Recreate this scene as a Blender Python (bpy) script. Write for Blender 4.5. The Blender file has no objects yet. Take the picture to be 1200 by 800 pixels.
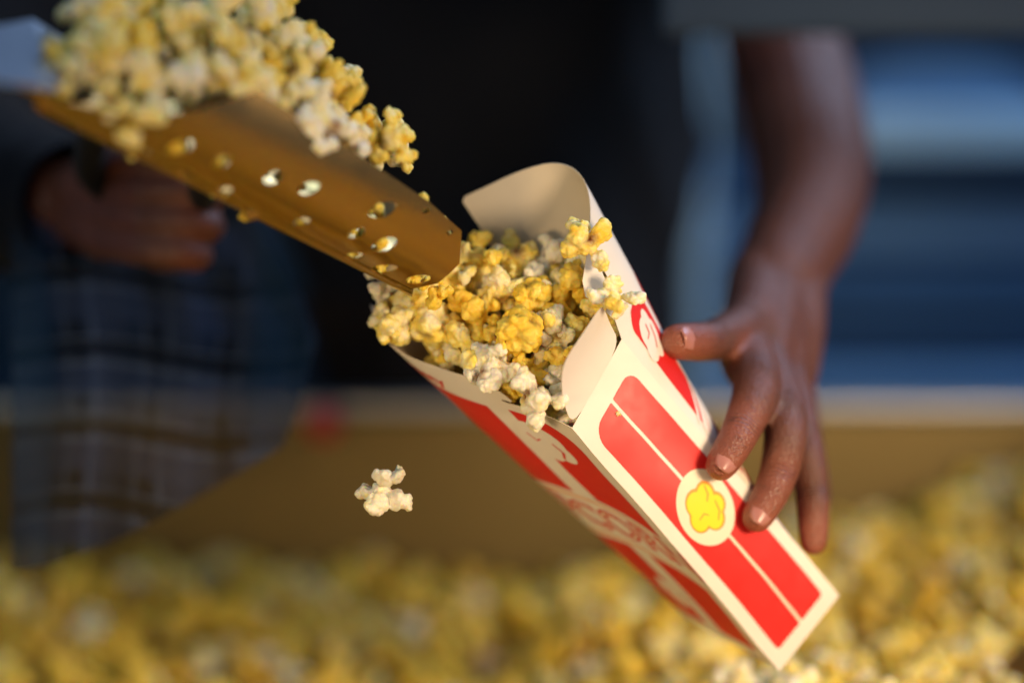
import bpy, bmesh, math, random
import numpy as np
from mathutils import Vector, Matrix, noise, Euler
from mathutils.geometry import delaunay_2d_cdt
from mathutils.kdtree import KDTree

scene = bpy.context.scene
COL = scene.collection
R_ = math.radians
random.seed(11)

# ------------------------------------------------------------------ camera
CAM_LOC = Vector((0, -1.4, 0.36))
PITCH = R_(6)
FWD = Vector((0, math.cos(PITCH), -math.sin(PITCH)))
UP = Vector((0, math.sin(PITCH), math.cos(PITCH)))
RIGHT = Vector((1, 0, 0))
LENS = 85.0
FX = LENS / 36 * 1200


def P(px, py, d):
    """World point seen at photo pixel (px, py), d metres in front of the lens."""
    return CAM_LOC + FWD * d + RIGHT * ((px - 600) / FX * d) + UP * ((400 - py) / FX * d)


def C3(x, up, fwd):
    return RIGHT * x + UP * up + FWD * fwd


cam = bpy.data.cameras.new('camera')
cam.lens = LENS
cam.sensor_width = 36
cam.clip_start = 0.02
cam.clip_end = 100
cam.dof.use_dof = True
cam.dof.focus_distance = 1.402
cam.dof.aperture_fstop = 1.05
cam.dof.aperture_blades = 0
camo = bpy.data.objects.new('camera', cam)
COL.objects.link(camo)
camo.location = CAM_LOC
camo.rotation_euler = (R_(90) - PITCH, 0, 0)
scene.camera = camo

# ------------------------------------------------------------------ helpers


def tag(o, label=None, cat=None, group=None, kind=None):
    if label: o['label'] = label
    if cat: o['category'] = cat
    if group: o['group'] = group
    if kind: o['kind'] = kind
    return o


def mesh_obj(name, verts, faces, mats, parent=None, mat_idx=None, smooth=True):
    me = bpy.data.meshes.new(name)
    me.from_pydata([tuple(v) for v in verts], [], [tuple(f) for f in faces])
    for m in (mats if isinstance(mats, (list, tuple)) else [mats]):
        me.materials.append(m)
    if mat_idx is not None:
        me.polygons.foreach_set('material_index', mat_idx)
    me.polygons.foreach_set('use_smooth', [smooth] * len(me.polygons))
    me.update()
    o = bpy.data.objects.new(name, me)
    COL.objects.link(o)
    if parent: set_parent(o, parent)
    return o


def set_parent(o, parent):
    o.parent = parent
    o.matrix_parent_inverse = Matrix.Translation(-parent.location)


def empty(name, loc):
    o = bpy.data.objects.new(name, None)
    o.empty_display_size = 0.02
    COL.objects.link(o)
    o.location = loc
    return o


def bevel_box(name, lo, hi, mat, parent=None, bev=0.003, seg=3):
    bm = bmesh.new()
    bmesh.ops.create_cube(bm, size=1)
    for v in bm.verts:
        v.co = Vector([(lo[i] + hi[i]) / 2 + v.co[i] * (hi[i] - lo[i]) for i in range(3)])
    bmesh.ops.bevel(bm, geom=bm.edges[:], offset=bev, segments=seg, affect='EDGES', profile=0.5)
    me = bpy.data.meshes.new(name)
    bm.to_mesh(me); bm.free()
    me.materials.append(mat)
    o = bpy.data.objects.new(name, me)
    COL.objects.link(o)
    if parent: set_parent(o, parent)
    return o


def evaluated_copy(o, name):
    dg = bpy.context.evaluated_depsgraph_get()
    me = bpy.data.meshes.new_from_object(o.evaluated_get(dg), depsgraph=dg)
    me.name = name
    old = o.data
    bpy.data.objects.remove(o)
    bpy.data.meshes.remove(old)
    return me


def in_loops(x, y, loops):
    c = False
    for lp in loops:
        j = len(lp) - 1
        for i in range(len(lp)):
            xi, yi = lp[i]; xj, yj = lp[j]
            if (yi > y) != (yj > y) and x < (xj - xi) * (y - yi) / (yj - yi) + xi:
                c = not c
            j = i
    return c


def fill(loops, step):
    """Triangulate loops (even-odd) in 2D with interior grid points."""
    pts, edges = [], []
    for lp in loops:
        b = len(pts)
        pts += [Vector(p) for p in lp]
        edges += [(b + i, b + (i + 1) % len(lp)) for i in range(len(lp))]
    xs = [p[0] for p in pts]; ys = [p[1] for p in pts]
    nx = max(1, int((max(xs) - min(xs)) / step)); ny = max(1, int((max(ys) - min(ys)) / step))
    border = [p.copy() for p in pts]
    for i in range(1, nx):
        for j in range(1, ny):
            x = min(xs) + (max(xs) - min(xs)) * i / nx; y = min(ys) + (max(ys) - min(ys)) * j / ny
            if in_loops(x, y, loops) and min((x - b.x) ** 2 + (y - b.y) ** 2 for b in border) > (step * .3) ** 2:
                pts.append(Vector((x, y)))
    v, e, f, *_ = delaunay_2d_cdt(pts, edges, [], 0, 1e-7)
    tris = []
    for t in f:
        cx = sum(v[i].x for i in t) / len(t); cy = sum(v[i].y for i in t) / len(t)
        if in_loops(cx, cy, loops):
            tris.append(tuple(t))
    return v, tris


def dens(lp, step):
    """Subdivide a closed loop so no segment exceeds step."""
    out = []
    for i in range(len(lp)):
        a = Vector(lp[i]); b = Vector(lp[(i + 1) % len(lp)])
        n = max(1, int((b - a).length / step))
        out += [tuple(a.lerp(b, k / n)) for k in range(n)]
    return out


def smooth_loop(lp, it=2):
    for _ in range(it):
        q = []
        for i in range(len(lp)):
            a = Vector(lp[i]); b = Vector(lp[(i + 1) % len(lp)])
            q += [tuple(a * .75 + b * .25), tuple(a * .25 + b * .75)]
        lp = q
    return lp


def rrect(x0, y0, x1, y1, r, n=6):
    """Rounded rectangle; r = radii for (x0y0, x1y0, x1y1, x0y1)."""
    out = []
    for (cx, cy, a0, rr) in ((x0, y0, 180, r[0]), (x1, y0, 270, r[1]), (x1, y1, 0, r[2]), (x0, y1, 90, r[3])):
        if rr <= 1e-6:
            out.append((cx, cy)); continue
        ox = cx + (rr if cx == x0 else -rr); oy = cy + (rr if cy == y0 else -rr)
        for k in range(n + 1):
            a = R_(a0 + 90 * k / n)
            out.append((ox + rr * math.cos(a), oy + rr * math.sin(a)))
    return out


def circ(cx, cy, r, n=40, ry=None):
    ry = ry or r
    return [(cx + r * math.cos(2 * math.pi * k / n), cy + ry * math.sin(2 * math.pi * k / n)) for k in range(n)]


def shell(outer, nn, tris, thk):
    """Sheet of thickness thk: outer face, inner face and a crisp rim with its own vertices."""
    n = len(outer)
    verts = list(outer) + [o - q * thk for o, q in zip(outer, nn)]
    faces, mi, edge = [], [], {}
    for a, b, c in tris:
        if (outer[b] - outer[a]).cross(outer[c] - outer[a]).dot(nn[a]) < 0: a, b, c = c, b, a
        faces.append((a, b, c)); mi.append(0); faces.append((c + n, b + n, a + n)); mi.append(1)
        for e in ((a, b), (b, c), (c, a)):
            if (e[1], e[0]) in edge: del edge[(e[1], e[0])]
            else: edge[e] = 1
    rim = {}
    for (a, b) in edge:
        for q in (a, b):
            if q not in rim:
                rim[q] = len(verts); verts += [verts[q], verts[q + n]]
        faces.append((rim[b], rim[a], rim[a] + 1, rim[b] + 1)); mi.append(1)
    return verts, faces, mi


# ------------------------------------------------------------------ materials


class NT:
    def __init__(self, name):
        self.m = bpy.data.materials.new(name)
        self.m.use_nodes = True
        self.t = self.m.node_tree
        self.t.nodes.clear()
        self.out = self.n('ShaderNodeOutputMaterial')

    def n(self, typ, **kw):
        nd = self.t.nodes.new(typ)
        for k, v in kw.items():
            if k.startswith('i_'):
                nd.inputs[k[2:].replace('_', ' ')].default_value = v
            else:
                setattr(nd, k, v)
        return nd

    def l(self, a, b):
        self.t.links.new(a, b)

    def math(self, op, a, b=0.0, c=0.0):
        nd = self.n('ShaderNodeMath', operation=op)
        for i, v in enumerate((a, b, c)):
            if isinstance(v, (int, float)): nd.inputs[i].default_value = v
            else: self.l(v, nd.inputs[i])
        return nd.outputs[0]

    def mix(self, f, a, b):
        nd = self.n('ShaderNodeMix', data_type='RGBA')
        for s, v in ((nd.inputs[0], f), (nd.inputs[6], a), (nd.inputs[7], b)):
            if isinstance(v, (int, float)): s.default_value = v
            elif isinstance(v, tuple): s.default_value = (*v, 1)[:4]
            else: self.l(v, s)
        return nd.outputs[2]

    def noise(self, scale, detail=3, rough=.5, co=None):
        nd = self.n('ShaderNodeTexNoise')
        nd.inputs['Scale'].default_value = scale
        nd.inputs['Detail'].default_value = detail
        nd.inputs['Roughness'].default_value = rough
        if co is None:
            co = self.n('ShaderNodeTexCoord').outputs['Object']
        self.l(co, nd.inputs['Vector'])
        return nd.outputs['Fac']

    def ramp(self, f, stops):
        nd = self.n('ShaderNodeValToRGB')
        cr = nd.color_ramp
        while len(cr.elements) < len(stops): cr.elements.new(.5)
        for e, (p, c) in zip(cr.elements, stops):
            e.position = p; e.color = (*c, 1)
        self.l(f, nd.inputs[0])
        return nd.outputs[0]

    def bump(self, h, strength, dist):
        nd = self.n('ShaderNodeBump')
        nd.inputs['Strength'].default_value = strength
        nd.inputs['Distance'].default_value = dist
        self.l(h, nd.inputs['Height'])
        return nd.outputs[0]

    def principled(self, base, rough, metal=0.0, normal=None, spec=.5, **kw):
        p = self.n('ShaderNodeBsdfPrincipled')
        for nm, v in (('Base Color', base), ('Roughness', rough), ('Metallic', metal), ('Specular IOR Level', spec)):
            if isinstance(v, (int, float)): p.inputs[nm].default_value = v
            elif isinstance(v, tuple): p.inputs[nm].default_value = (*v, 1)[:4]
            else: self.l(v, p.inputs[nm])
        if normal is not None: self.l(normal, p.inputs['Normal'])
        for k, v in kw.items(): p.inputs[k.replace('_', ' ')].default_value = v
        self.l(p.outputs[0], self.out.inputs[0])
        return p


def paper(name, col, rough=.5, var=.06, bump=.08):
    t = NT(name)
    n1 = t.noise(45, 4)
    dark = tuple(c * (1 - var * 2) for c in col)
    c = t.mix(n1, col, dark)
    fine = t.noise(1800, 2)
    r = t.math('MULTIPLY_ADD', t.noise(120, 3), .2, rough - .1)
    t.principled(c, r, normal=t.bump(fine, bump, .0003), spec=.35)
    return t.m


M = {}
M['card'] = paper('white_coated_card', (.84, .77, .69), .45)
M['card_in'] = paper('raw_card', (.71, .62, .49), .75)
M['red'] = paper('red_ink', (.70, .022, .020), .4, .03)
M['cream_ink'] = paper('cream_ink', (.86, .75, .58), .45)
M['yellow_ink'] = paper('yellow_ink', (.95, .66, .005), .42, .02)
M['orange_ink'] = paper('orange_ink', (.85, .30, .03), .42, .04)


def popcorn_mat():
    t = NT('popcorn')
    at = t.n('ShaderNodeAttribute', attribute_name='tint')
    sep = t.n('ShaderNodeSeparateColor'); t.l(at.outputs['Color'], sep.inputs[0])
    oi = t.n('ShaderNodeObjectInfo')
    co = t.n('ShaderNodeTexCoord').outputs['Object']
    big = t.noise(140, 3, .55, co)
    f = t.math('ADD', sep.outputs[0], t.math('MULTIPLY_ADD', big, 1.5, -.75))
    f = t.math('ADD', f, t.math('MULTIPLY_ADD', oi.outputs['Random'], .5, -.20))
    base = t.ramp(f, [(0.10, (.88, .82, .66)), (.40, (.92, .80, .40)), (.68, (.92, .72, .15)), (1.0, (.90, .61, .06))])
    speck = t.math('MULTIPLY', sep.outputs[1], t.math('MULTIPLY_ADD', t.noise(420, 3, .6, co), 1.6, .1))
    hull = t.n('ShaderNodeClamp'); t.l(speck, hull.inputs[0])
    col = t.mix(hull.outputs[0], base, (.20, .055, .012))
    h = t.math('ADD', t.noise(330, 4, .6, co), t.math('MULTIPLY', t.noise(1300, 3, .5, co), .3))
    p = t.principled(col, .48, normal=t.bump(h, .35, .0010), spec=.45)
    p.subsurface_method = 'RANDOM_WALK'
    p.inputs['Subsurface Weight'].default_value = .55
    p.inputs['Subsurface Radius'].default_value = (1.0, .62, .2)
    p.inputs['Subsurface Scale'].default_value = .0035
    return t.m


M['popcorn'] = popcorn_mat()


def skin_mat():
    t = NT('dark_skin')
    n1 = t.noise(60, 4); n2 = t.noise(14, 2)
    c = t.mix(n1, (.165, .056, .032), (.090, .030, .018))
    c = t.mix(t.math('MULTIPLY', n2, .5), c, (.17, .068, .045))
    # paler, redder finger skin, plus warm bounce light painted on the fist (per-vertex attribute)
    at = t.n('ShaderNodeAttribute', attribute_name='pad')
    c = t.mix(at.outputs['Fac'], c, (.30, .088, .052))
    vor = t.n('ShaderNodeTexVoronoi'); vor.inputs['Scale'].default_value = 700
    t.l(t.n('ShaderNodeTexCoord').outputs['Object'], vor.inputs['Vector'])
    h = t.math('ADD', vor.outputs['Distance'], t.noise(260, 3))
    cr = t.n('ShaderNodeAttribute', attribute_name='crease').outputs['Fac']
    cmk = t.n('ShaderNodeAttribute', attribute_name='crease_mask').outputs['Fac']
    ph = t.math('MULTIPLY_ADD', cr, 2.6, t.math('MULTIPLY', t.noise(170, 3), 7.0))
    wv = t.math('MULTIPLY', t.math('POWER', t.math('MULTIPLY_ADD', t.math('SINE', ph), .5, .5), 3.0), cmk)
    h = t.math('SUBTRACT', h, t.math('MULTIPLY', wv, 1.6))
    c = t.mix(t.math('MULTIPLY', wv, .55), c, (.045, .018, .012))
    mott = t.noise(210, 4, .65)
    c = t.mix(t.math('MULTIPLY', t.math('GREATER_THAN', mott, .60), .35), c, (.055, .022, .016))
    p = t.principled(c, t.math('MULTIPLY_ADD', t.noise(90, 3), .3, .26), normal=t.bump(h, .5, .0012), spec=.45)
    p.inputs['Subsurface Weight'].default_value = .12
    p.inputs['Subsurface Radius'].default_value = (1, .35, .2)
    p.inputs['Subsurface Scale'].default_value = .003
    return t.m


M['skin'] = skin_mat()
t = NT('nail'); t.principled(t.mix(t.noise(90, 3), (.46, .20, .17), (.36, .14, .115)), .3); M['nail'] = t.m


def metal(name, col, rough, scr=.1, aniso=0.0):
    t = NT(name)
    n1 = t.noise(8, 5, .6); n2 = t.noise(300, 2)
    r = t.math('ADD', rough, t.math('MULTIPLY_ADD', n1, scr * 2, -scr))
    c = t.mix(t.math('MULTIPLY', n1, .6), col, tuple(x * .72 for x in col))
    mp = t.n('ShaderNodeMapping'); mp.inputs['Scale'].default_value = (3, 90, 90)
    t.l(t.n('ShaderNodeTexCoord').outputs['Object'], mp.inputs[0])
    h = t.noise(18, 4, .6, mp.outputs[0])
    t.principled(c, r, metal=1.0, normal=t.bump(h, .06, .001))
    return t.m


M['scoop'] = metal('scoop_reflection_tinted_aluminium', (.66, .44, .18), .17)  # mirrored brown of the popcorn bed is put into this colour
M['tray'] = metal('tray_reflection_tinted_steel', (.24, .175, .075), .45)  # golden popcorn reflection put into the steel's base colour
M['hood'] = metal('hood_steel', (.55, .60, .68), .38)
M['rim'] = metal('rim_steel', (.62, .62, .62), .38)


def cloth(name, col, col2=None, rough=.9):
    t = NT(name)
    c = t.mix(t.noise(5, 4), col, col2 or tuple(x * .6 for x in col))
    t.principled(c, rough, normal=t.bump(t.noise(700, 2), .3, .0008), spec=.1, Sheen_Weight=.05)
    return t.m


M['black'] = cloth('black_cotton', (.010, .011, .0155))
M['apron'] = cloth('dark_apron', (.014, .010, .009))
M['dark_blue'] = cloth('dark_blue_metal', (.05, .08, .13), rough=.6)
M['slat'] = cloth('blue_grey_paint', (.04, .115, .26), (.022, .075, .18), rough=.5)
M['mid_slat'] = cloth('mid_blue_paint', (.15, .33, .62), (.11, .25, .50), rough=.5)
M['pale_slat'] = cloth('pale_blue_paint', (.50, .76, .97), (.42, .68, .94), rough=.5)
M['grey_rail'] = cloth('grey_paint', (.045, .075, .13), rough=.5)
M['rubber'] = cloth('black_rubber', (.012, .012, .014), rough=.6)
t = NT('red_plastic'); t.principled(t.mix(t.noise(30), (.72, .02, .03), (.6, .015, .02)), .35); M['red_knob'] = t.m


def plaid(name, sheer):
    t = NT(name)
    co = t.n('ShaderNodeUVMap').outputs[0]
    sp = t.n('ShaderNodeSeparateXYZ'); t.l(co, sp.inputs[0])

    def band(src, freq, ph, w):
        s = t.math('FRACT', t.math('MULTIPLY_ADD', src, freq, ph))
        d = t.math('ABSOLUTE', t.math('SUBTRACT', s, .5))
        return t.math('LESS_THAN', d, w)
    x, y = sp.outputs[0], sp.outputs[1]
    c = t.mix(t.noise(3, 3), (.010, .022, .055), (.006, .015, .038))
    for src, ph in ((x, .1), (y, .35)):
        c = t.mix(t.math('MULTIPLY', band(src, 13, ph, .20), .55), c, (.034, .052, .110))
        c = t.mix(t.math('MULTIPLY', band(src, 13, ph + .42, .10), .8), c, (.004, .006, .010))
        c = t.mix(t.math('MULTIPLY', band(src, 13, ph + .22, .02), .6), c, (.15, .20, .30))
        c = t.mix(t.math('MULTIPLY', band(src, 13, ph + .55, .015), .6), c, (.13, .17, .25))
    c = t.mix(t.math('MULTIPLY', band(x, 3.25, .5, .17), .6), c, (.012, .045, .10))
    p = t.principled(c, .9, spec=.1)
    if sheer:
        tr = t.n('ShaderNodeBsdfTransparent')
        mx = t.n('ShaderNodeMixShader')
        mx.inputs[0].default_value = sheer
        t.l(p.outputs[0], mx.inputs[1]); t.l(tr.outputs[0], mx.inputs[2])
        t.l(mx.outputs[0], t.out.inputs[0])
    return t.m


M['sheer_plaid'] = plaid('sheer_plaid_cotton', .64)
M['plaid'] = plaid('plaid_cotton', 0)

# ------------------------------------------------------------------ popcorn kernels


def ico(sub):
    bm = bmesh.new(); bmesh.ops.create_icosphere(bm, subdivisions=sub, radius=1)
    v = [x.co.copy() for x in bm.verts]; f = [[q.index for q in x.verts] for x in bm.faces]
    bm.free(); return v, f


ICO3 = ico(3)


def kernel_mesh(seed, voxel, style='butterfly', yellow=.5, R=.0135, sm=2):
    rg = random.Random(seed)
    blobs = []  # centre, radii, rotation, tint

    def blob(c, r, tint):
        blobs.append((c, r, Euler([rg.uniform(0, 6.28) for _ in range(3)]).to_matrix(), tint))
    blob(Vector((0, 0, 0)), Vector((.42, .38, .40)) * R, yellow)
    n = rg.randint(5, 7) if style == 'butterfly' else rg.randint(8, 10)
    dirs = []
    tries = 0
    while len(dirs) < n and tries < 4000:
        tries += 1
        d = Vector([rg.gauss(0, 1) for _ in range(3)]).normalized()
        if style == 'butterfly': d.z *= .75; d.normalize()
        if all(d.dot(q) < (.45 if n < 8 else .62) for q in dirs): dirs.append(d)
    for i, d in enumerate(dirs):
        dist = rg.uniform(.46, .84) if style == 'butterfly' else rg.uniform(.40, .52)
        rr = rg.uniform(.30, .46) if style == 'butterfly' else rg.uniform(.36, .46)
        tint = min(1, max(0, yellow + rg.gauss(0, .13)))
        c = d * dist * R
        if style == 'butterfly' and rg.random() < .5:      # a torn petal: flat, wide
            blob(c, Vector((rr * rg.uniform(.42, .6), rr * rg.uniform(.9, 1.15), rr * rg.uniform(1.0, 1.3))) * R, tint)
        else:
            blob(c, Vector((rr * rg.uniform(.75, 1.15), rr * rg.uniform(.75, 1.15), rr)) * R, tint)
        for k in range(rg.randint(0, 2)):
            dd = (d + Vector([rg.gauss(0, .6) for _ in range(3)])).normalized()
            sr = rg.uniform(.18, .30)
            blob(c + dd * rr * .85 * R, Vector((sr, sr * rg.uniform(.7, 1.1), sr * rg.uniform(.8, 1.2))) * R,
                 min(1, max(0, tint + rg.gauss(.08, .18))))
    vs, fs = [], []
    for c, r, m, _ in blobs:
        b = len(vs)
        for v in ICO3[0]:
            vs.append(c + m @ Vector((v.x * r.x, v.y * r.y, v.z * r.z)))
        fs += [[q + b for q in f] for f in ICO3[1]]
    o = mesh_obj('tmp', vs, fs, M['popcorn'])
    md = o.modifiers.new('r', 'REMESH'); md.mode = 'VOXEL'; md.voxel_size = voxel
    if sm:
        s = o.modifiers.new('s', 'SMOOTH'); s.factor = .5; s.iterations = sm
    me = evaluated_copy(o, 'popcorn_kernel')
    me.materials.clear(); me.materials.append(M['popcorn'])
    off = Vector((seed * 7.31, seed * 3.7, 1.3))
    hulls = [(blobs[0][0] + Vector([rg.uniform(-1, 1) for _ in range(3)]).normalized() * R * .45, rg.uniform(.18, .36) * R) for _ in range(2)]
    cols = []
    co = [v.co.copy() for v in me.vertices]; nr = [v.normal.copy() for v in me.vertices]
    for v, n_, vert in zip(co, nr, me.vertices):
        q = v / R
        a = abs(noise.noise(q * 2.3 + off)); b_ = noise.noise(q * 5.2 + off * 2)
        f1 = noise.voronoi(q * 2.6 + off)[0]
        f2 = noise.voronoi(q * 5.5 + off)[0]
        vert.co = v + n_ * R * (.08 * (a - .25) + .025 * b_ + .085 * (min(1, (f1[1] - f1[0]) * 1.6) - .5) + .022 * (min(1, (f2[1] - f2[0]) * 2) - .5))
        ws = tw = 0
        for c, r, m, tint in blobs:
            d = (v - c).length / max(r)
            w = math.exp(-(d * d) * 3.0)
            ws += w; tw += w * tint
        tnt = tw / max(ws, 1e-9)
        # folds and inner parts hold more butter, outermost tips too
        tnt += .14 * (.55 - q.length)
        hm = 0
        for hc, hr in hulls:
            d = (v - hc).length / hr
            hm = max(hm, min(1, max(0, 1.25 - d)))
        cols += [min(1, max(0, tnt)), hm, 0, 1]
    ca = me.attributes.new('tint', 'FLOAT_COLOR', 'POINT')
    ca.data.foreach_set('color', cols)
    me.polygons.foreach_set('use_smooth', [True] * len(me.polygons))
    me.update()
    return me


KER = []
for i in range(16):
    st = 'butterfly' if i % 5 else 'mushroom'
    KER.append(kernel_mesh(100 + i, .00058, st, [.36, .62, .50, .72, .32, .55, .66, .44][i % 8]))
PALE = [kernel_mesh(300 + i, .00058, 'butterfly', .06) for i in range(3)]
GOLD = [kernel_mesh(340 + i, .00058, 'butterfly' if i else 'mushroom', .85) for i in range(3)]
LOW = [kernel_mesh(500 + i, .0016, 'butterfly' if i % 2 else 'mushroom', [.45, .6, .8, .3, .9, .55][i], sm=1) for i in range(6)]


def kernel(me, loc, scale, label, group=None, rot=None):
    o = bpy.data.objects.new('popcorn_kernel', me)
    COL.objects.link(o)
    o.location = loc
    o.scale = (scale,) * 3
    o.rotation_euler = rot or [random.uniform(0, 6.283) for _ in range(3)]
    return tag(o, label, 'popcorn', group)


# ------------------------------------------------------------------ popcorn box
AB1 = P(670, 502, 1.400); AC1 = P(729, 397, 1.412); CD1 = P(562, 312, 1.470); BD1 = P(434, 358, 1.455)
AB0 = P(914, 786, 1.462); AC0 = P(984, 696, 1.472); BD0 = P(775, 694, 1.525); CD0 = P(852, 615, 1.535)


def wob(p):
    """Small unevenness of handled card, the same for every panel that shares an edge."""
    return p + noise.noise_vector(p * 16) * .0013 + noise.noise_vector(p * 45) * .0003


outC = C3(.50, .87, .10).normalized()
outB = C3(-.55, -.83, -.05).normalized()
outD = C3(-.75, .2, .6).normalized()


def ext(g, t):
    return max(0, t) ** g if t <= 1 else 1 + g * (t - 1) * .75


def fA(s, t):
    return wob(AB0.lerp(AC0, s).lerp(AB1.lerp(AC1, s), t) + (C3(.4, 0, -.92) * .0035 * math.sin(math.pi * s) * math.sin(math.pi * min(1, max(0, t)))))


def fB(s, t):
    b = AB0.lerp(BD0, s).lerp(AB1.lerp(BD1, s), t)
    s_ = min(1, max(0, s))
    return wob(b + outB * (.0165 * math.sin(math.pi * s_ ** 2.0) * (.25 + .75 * ext(1.1, t))))


def fC(s, t):
    b = AC0.lerp(CD0, s).lerp(AC1.lerp(CD1, s), t)
    s_ = min(1, max(0, s))
    return wob(b + outC * (.053 * math.sin(math.pi * s_ ** .80) * ext(1.35, t)))


def fD(s, t):
    b = BD0.lerp(CD0, s).lerp(BD1.lerp(CD1, s), t)
    return wob(b + outD * (.012 * math.sin(math.pi * min(1, max(0, s))) * t))


WA, WB, HH = .066, .140, .205


def nrm(f, s, t, sign):
    e = 1e-3
    du = f(s + e, t) - f(s - e, t); dv = f(s, t + e) - f(s, t - e)
    return du.cross(dv).normalized() * sign


BOXC = (fA(.5, .5) + fD(.5, .5)) * .5


def side_of(f):
    n = nrm(f, .5, .5, 1)
    return 1 if n.dot(f(.5, .5) - BOXC) > 0 else -1


box = empty('popcorn_box', (AB0 + AC0 + BD0 + CD0) / 4)
tag(box, 'red and white striped card popcorn box tilted in the hand, overflowing with popcorn', 'popcorn box')


def panel(name, f, loops, decals, W, parent, step=.006, thk=.0005, sign=None):
    """Card panel: loops in (s,t); decals = [(loops in metric (x,y), material, level)]."""
    sg = sign if sign is not None else side_of(f)
    loops = [dens(lp, .03) for lp in loops]
    loops_m = [[(a * W, b * HH) for a, b in lp] for lp in loops]
    v2, tris = fill(loops_m, step)
    outer = [f(p.x / W, p.y / HH) for p in v2]
    nn = [nrm(f, p.x / W, p.y / HH, sg) for p in v2]
    verts, faces, mi = shell(outer, nn, tris, thk)
    mats = [M['card'], M['card_in']]
    for lps, mat, lev in decals:
        if mat not in mats: mats.append(mat)
        k = mats.index(mat)
        if isinstance(lps, tuple):      # ready triangulation
            dv, dt = lps
        else:
            dv, dt = fill([dens(lp, .004) for lp in lps], .004)
        b0 = len(verts)
        for p in dv:
            s, t_ = p[0] / W, p[1] / HH
            verts.append(f(s, t_) + nrm(f, s, t_, sg) * (.00012 + .00013 * lev))
        for (a, b, c) in [x[:3] for x in dt]:
            A_, B_, C_ = verts[b0 + a], verts[b0 + b], verts[b0 + c]
            s, t_ = dv[a][0] / W, dv[a][1] / HH
            if (B_ - A_).cross(C_ - A_).dot(nrm(f, s, t_, sg)) < 0: b, c = c, b
            faces.append((b0 + a, b0 + b, b0 + c)); mi.append(k)
    o = mesh_obj(name, verts, faces, mats, parent, mi, smooth=True)
    return o


def popcorn_icon(cx, cy, r, rot, grow=0.0):
    """Outline of a cartoon popped kernel: union outline of lobes, star-shaped about its centre."""
    lobes = [(0, .45, .52), (-.52, .18, .46), (.50, .12, .44), (-.22, -.48, .46), (.34, -.50, .38)]
    out = []
    for k in range(72):
        a = 2 * math.pi * k / 72
        dx, dy = math.cos(a), math.sin(a)
        best = .3
        for lx, ly, lr in lobes:
            lr += grow
            b = dx * lx + dy * ly
            disc = b * b - (lx * lx + ly * ly - lr * lr)
            if disc > 0: best = max(best, b + math.sqrt(disc))
        x, y = dx * best * r, dy * best * r
        out.append((cx + x * math.cos(rot) - y * math.sin(rot), cy + x * math.sin(rot) + y * math.cos(rot)))
    return out


def arc_band(pts, w):
    """Closed loop for a stroke of width w along pts."""
    L, Rr = [], []
    for i, p in enumerate(pts):
        a = Vector(pts[max(0, i - 1)]); b = Vector(pts[min(len(pts) - 1, i + 1)])
        d = (b - a).normalized(); nvec = Vector((-d.y, d.x))
        ww = w * (.35 + .65 * math.sin(math.pi * (i + .5) / len(pts)))
        L.append(tuple(Vector(p) + nvec * ww / 2)); Rr.append(tuple(Vector(p) - nvec * ww / 2))
    return L + Rr[::-1]


def lettering(word, cx, cy, size, rot, bend=0.0, mirror=False, offset=0.0, shear=0.0):
    cu = bpy.data.curves.new('tmp', 'FONT')
    cu.body = word; cu.size = size; cu.align_x = 'CENTER'; cu.align_y = 'CENTER'; cu.offset = offset; cu.shear = shear
    cu.resolution_u = 3
    o = bpy.data.objects.new('tmp', cu); COL.objects.link(o)
    dg = bpy.context.evaluated_depsgraph_get(); dg.update()
    me = bpy.data.meshes.new_from_object(o.evaluated_get(dg), depsgraph=dg)
    bpy.data.objects.remove(o); bpy.data.curves.remove(cu)
    bm = bmesh.new(); bm.from_mesh(me); bmesh.ops.triangulate(bm, faces=bm.faces[:])
    pts = []
    for v in bm.verts:
        x, y = v.co.x, v.co.y
        y += -bend * x * x
        if mirror: x = -x
        pts.append(Vector((cx + x * math.cos(rot) - y * math.sin(rot), cy + x * math.sin(rot) + y * math.cos(rot))))
    bm.verts.index_update()
    tr = [tuple(v.index for v in f.verts) for f in bm.faces]
    bm.free(); bpy.data.meshes.remove(me)
    return pts, tr


# panel A: red field in two halves, ring with a yellow kernel at its middle
wa, hA = WA, HH
cx, cy = .5 * WA, .515 * HH
rc = .0225
decA = [([rrect(.135 * wa, .045 * hA, .482 * wa, .935 * hA, (.003, .001, .001, .011))], M['red'], 0),
        ([rrect(.518 * wa, .045 * hA, .865 * wa, .935 * hA, (.001, .003, .009, .001))], M['red'], 0),
        ([rrect(.484 * wa, .05 * hA, .516 * wa, .42 * hA, (0, 0, 0, 0))], M['orange_ink'] if False else M['cream_ink'], 1),
        ([circ(cx, cy, rc * .94, 48, rc * 1.0)], M['cream_ink'], 1),
        ([popcorn_icon(cx, cy, .0150, .5, .07)], M['orange_ink'], 2),
        ([popcorn_icon(cx - .0005, cy, .0150, .5, -.03)], M['yellow_ink'], 3),
        ([arc_band([(cx + .001, cy - .011), (cx + .006, cy - .008), (cx + .008, cy - .002)], .0013)], M['orange_ink'], 4),
        ([arc_band([(cx + .003, cy + .002), (cx + .007, cy + .004), (cx + .009, cy + .009)], .0013)], M['orange_ink'], 4),
        ([arc_band([(cx - .002, cy - .004), (cx - .004, cy - .001), (cx - .009, cy - .001)], .0010)], M['orange_ink'], 4)]
pA = panel('narrow_panel', fA, [[(0, 0), (1, 0), (1, 1), (0, 1)]], decA, WA, box)

# wide panels: two red fields with a petal-shaped top, white kernel badge, lettered ribbon


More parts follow.
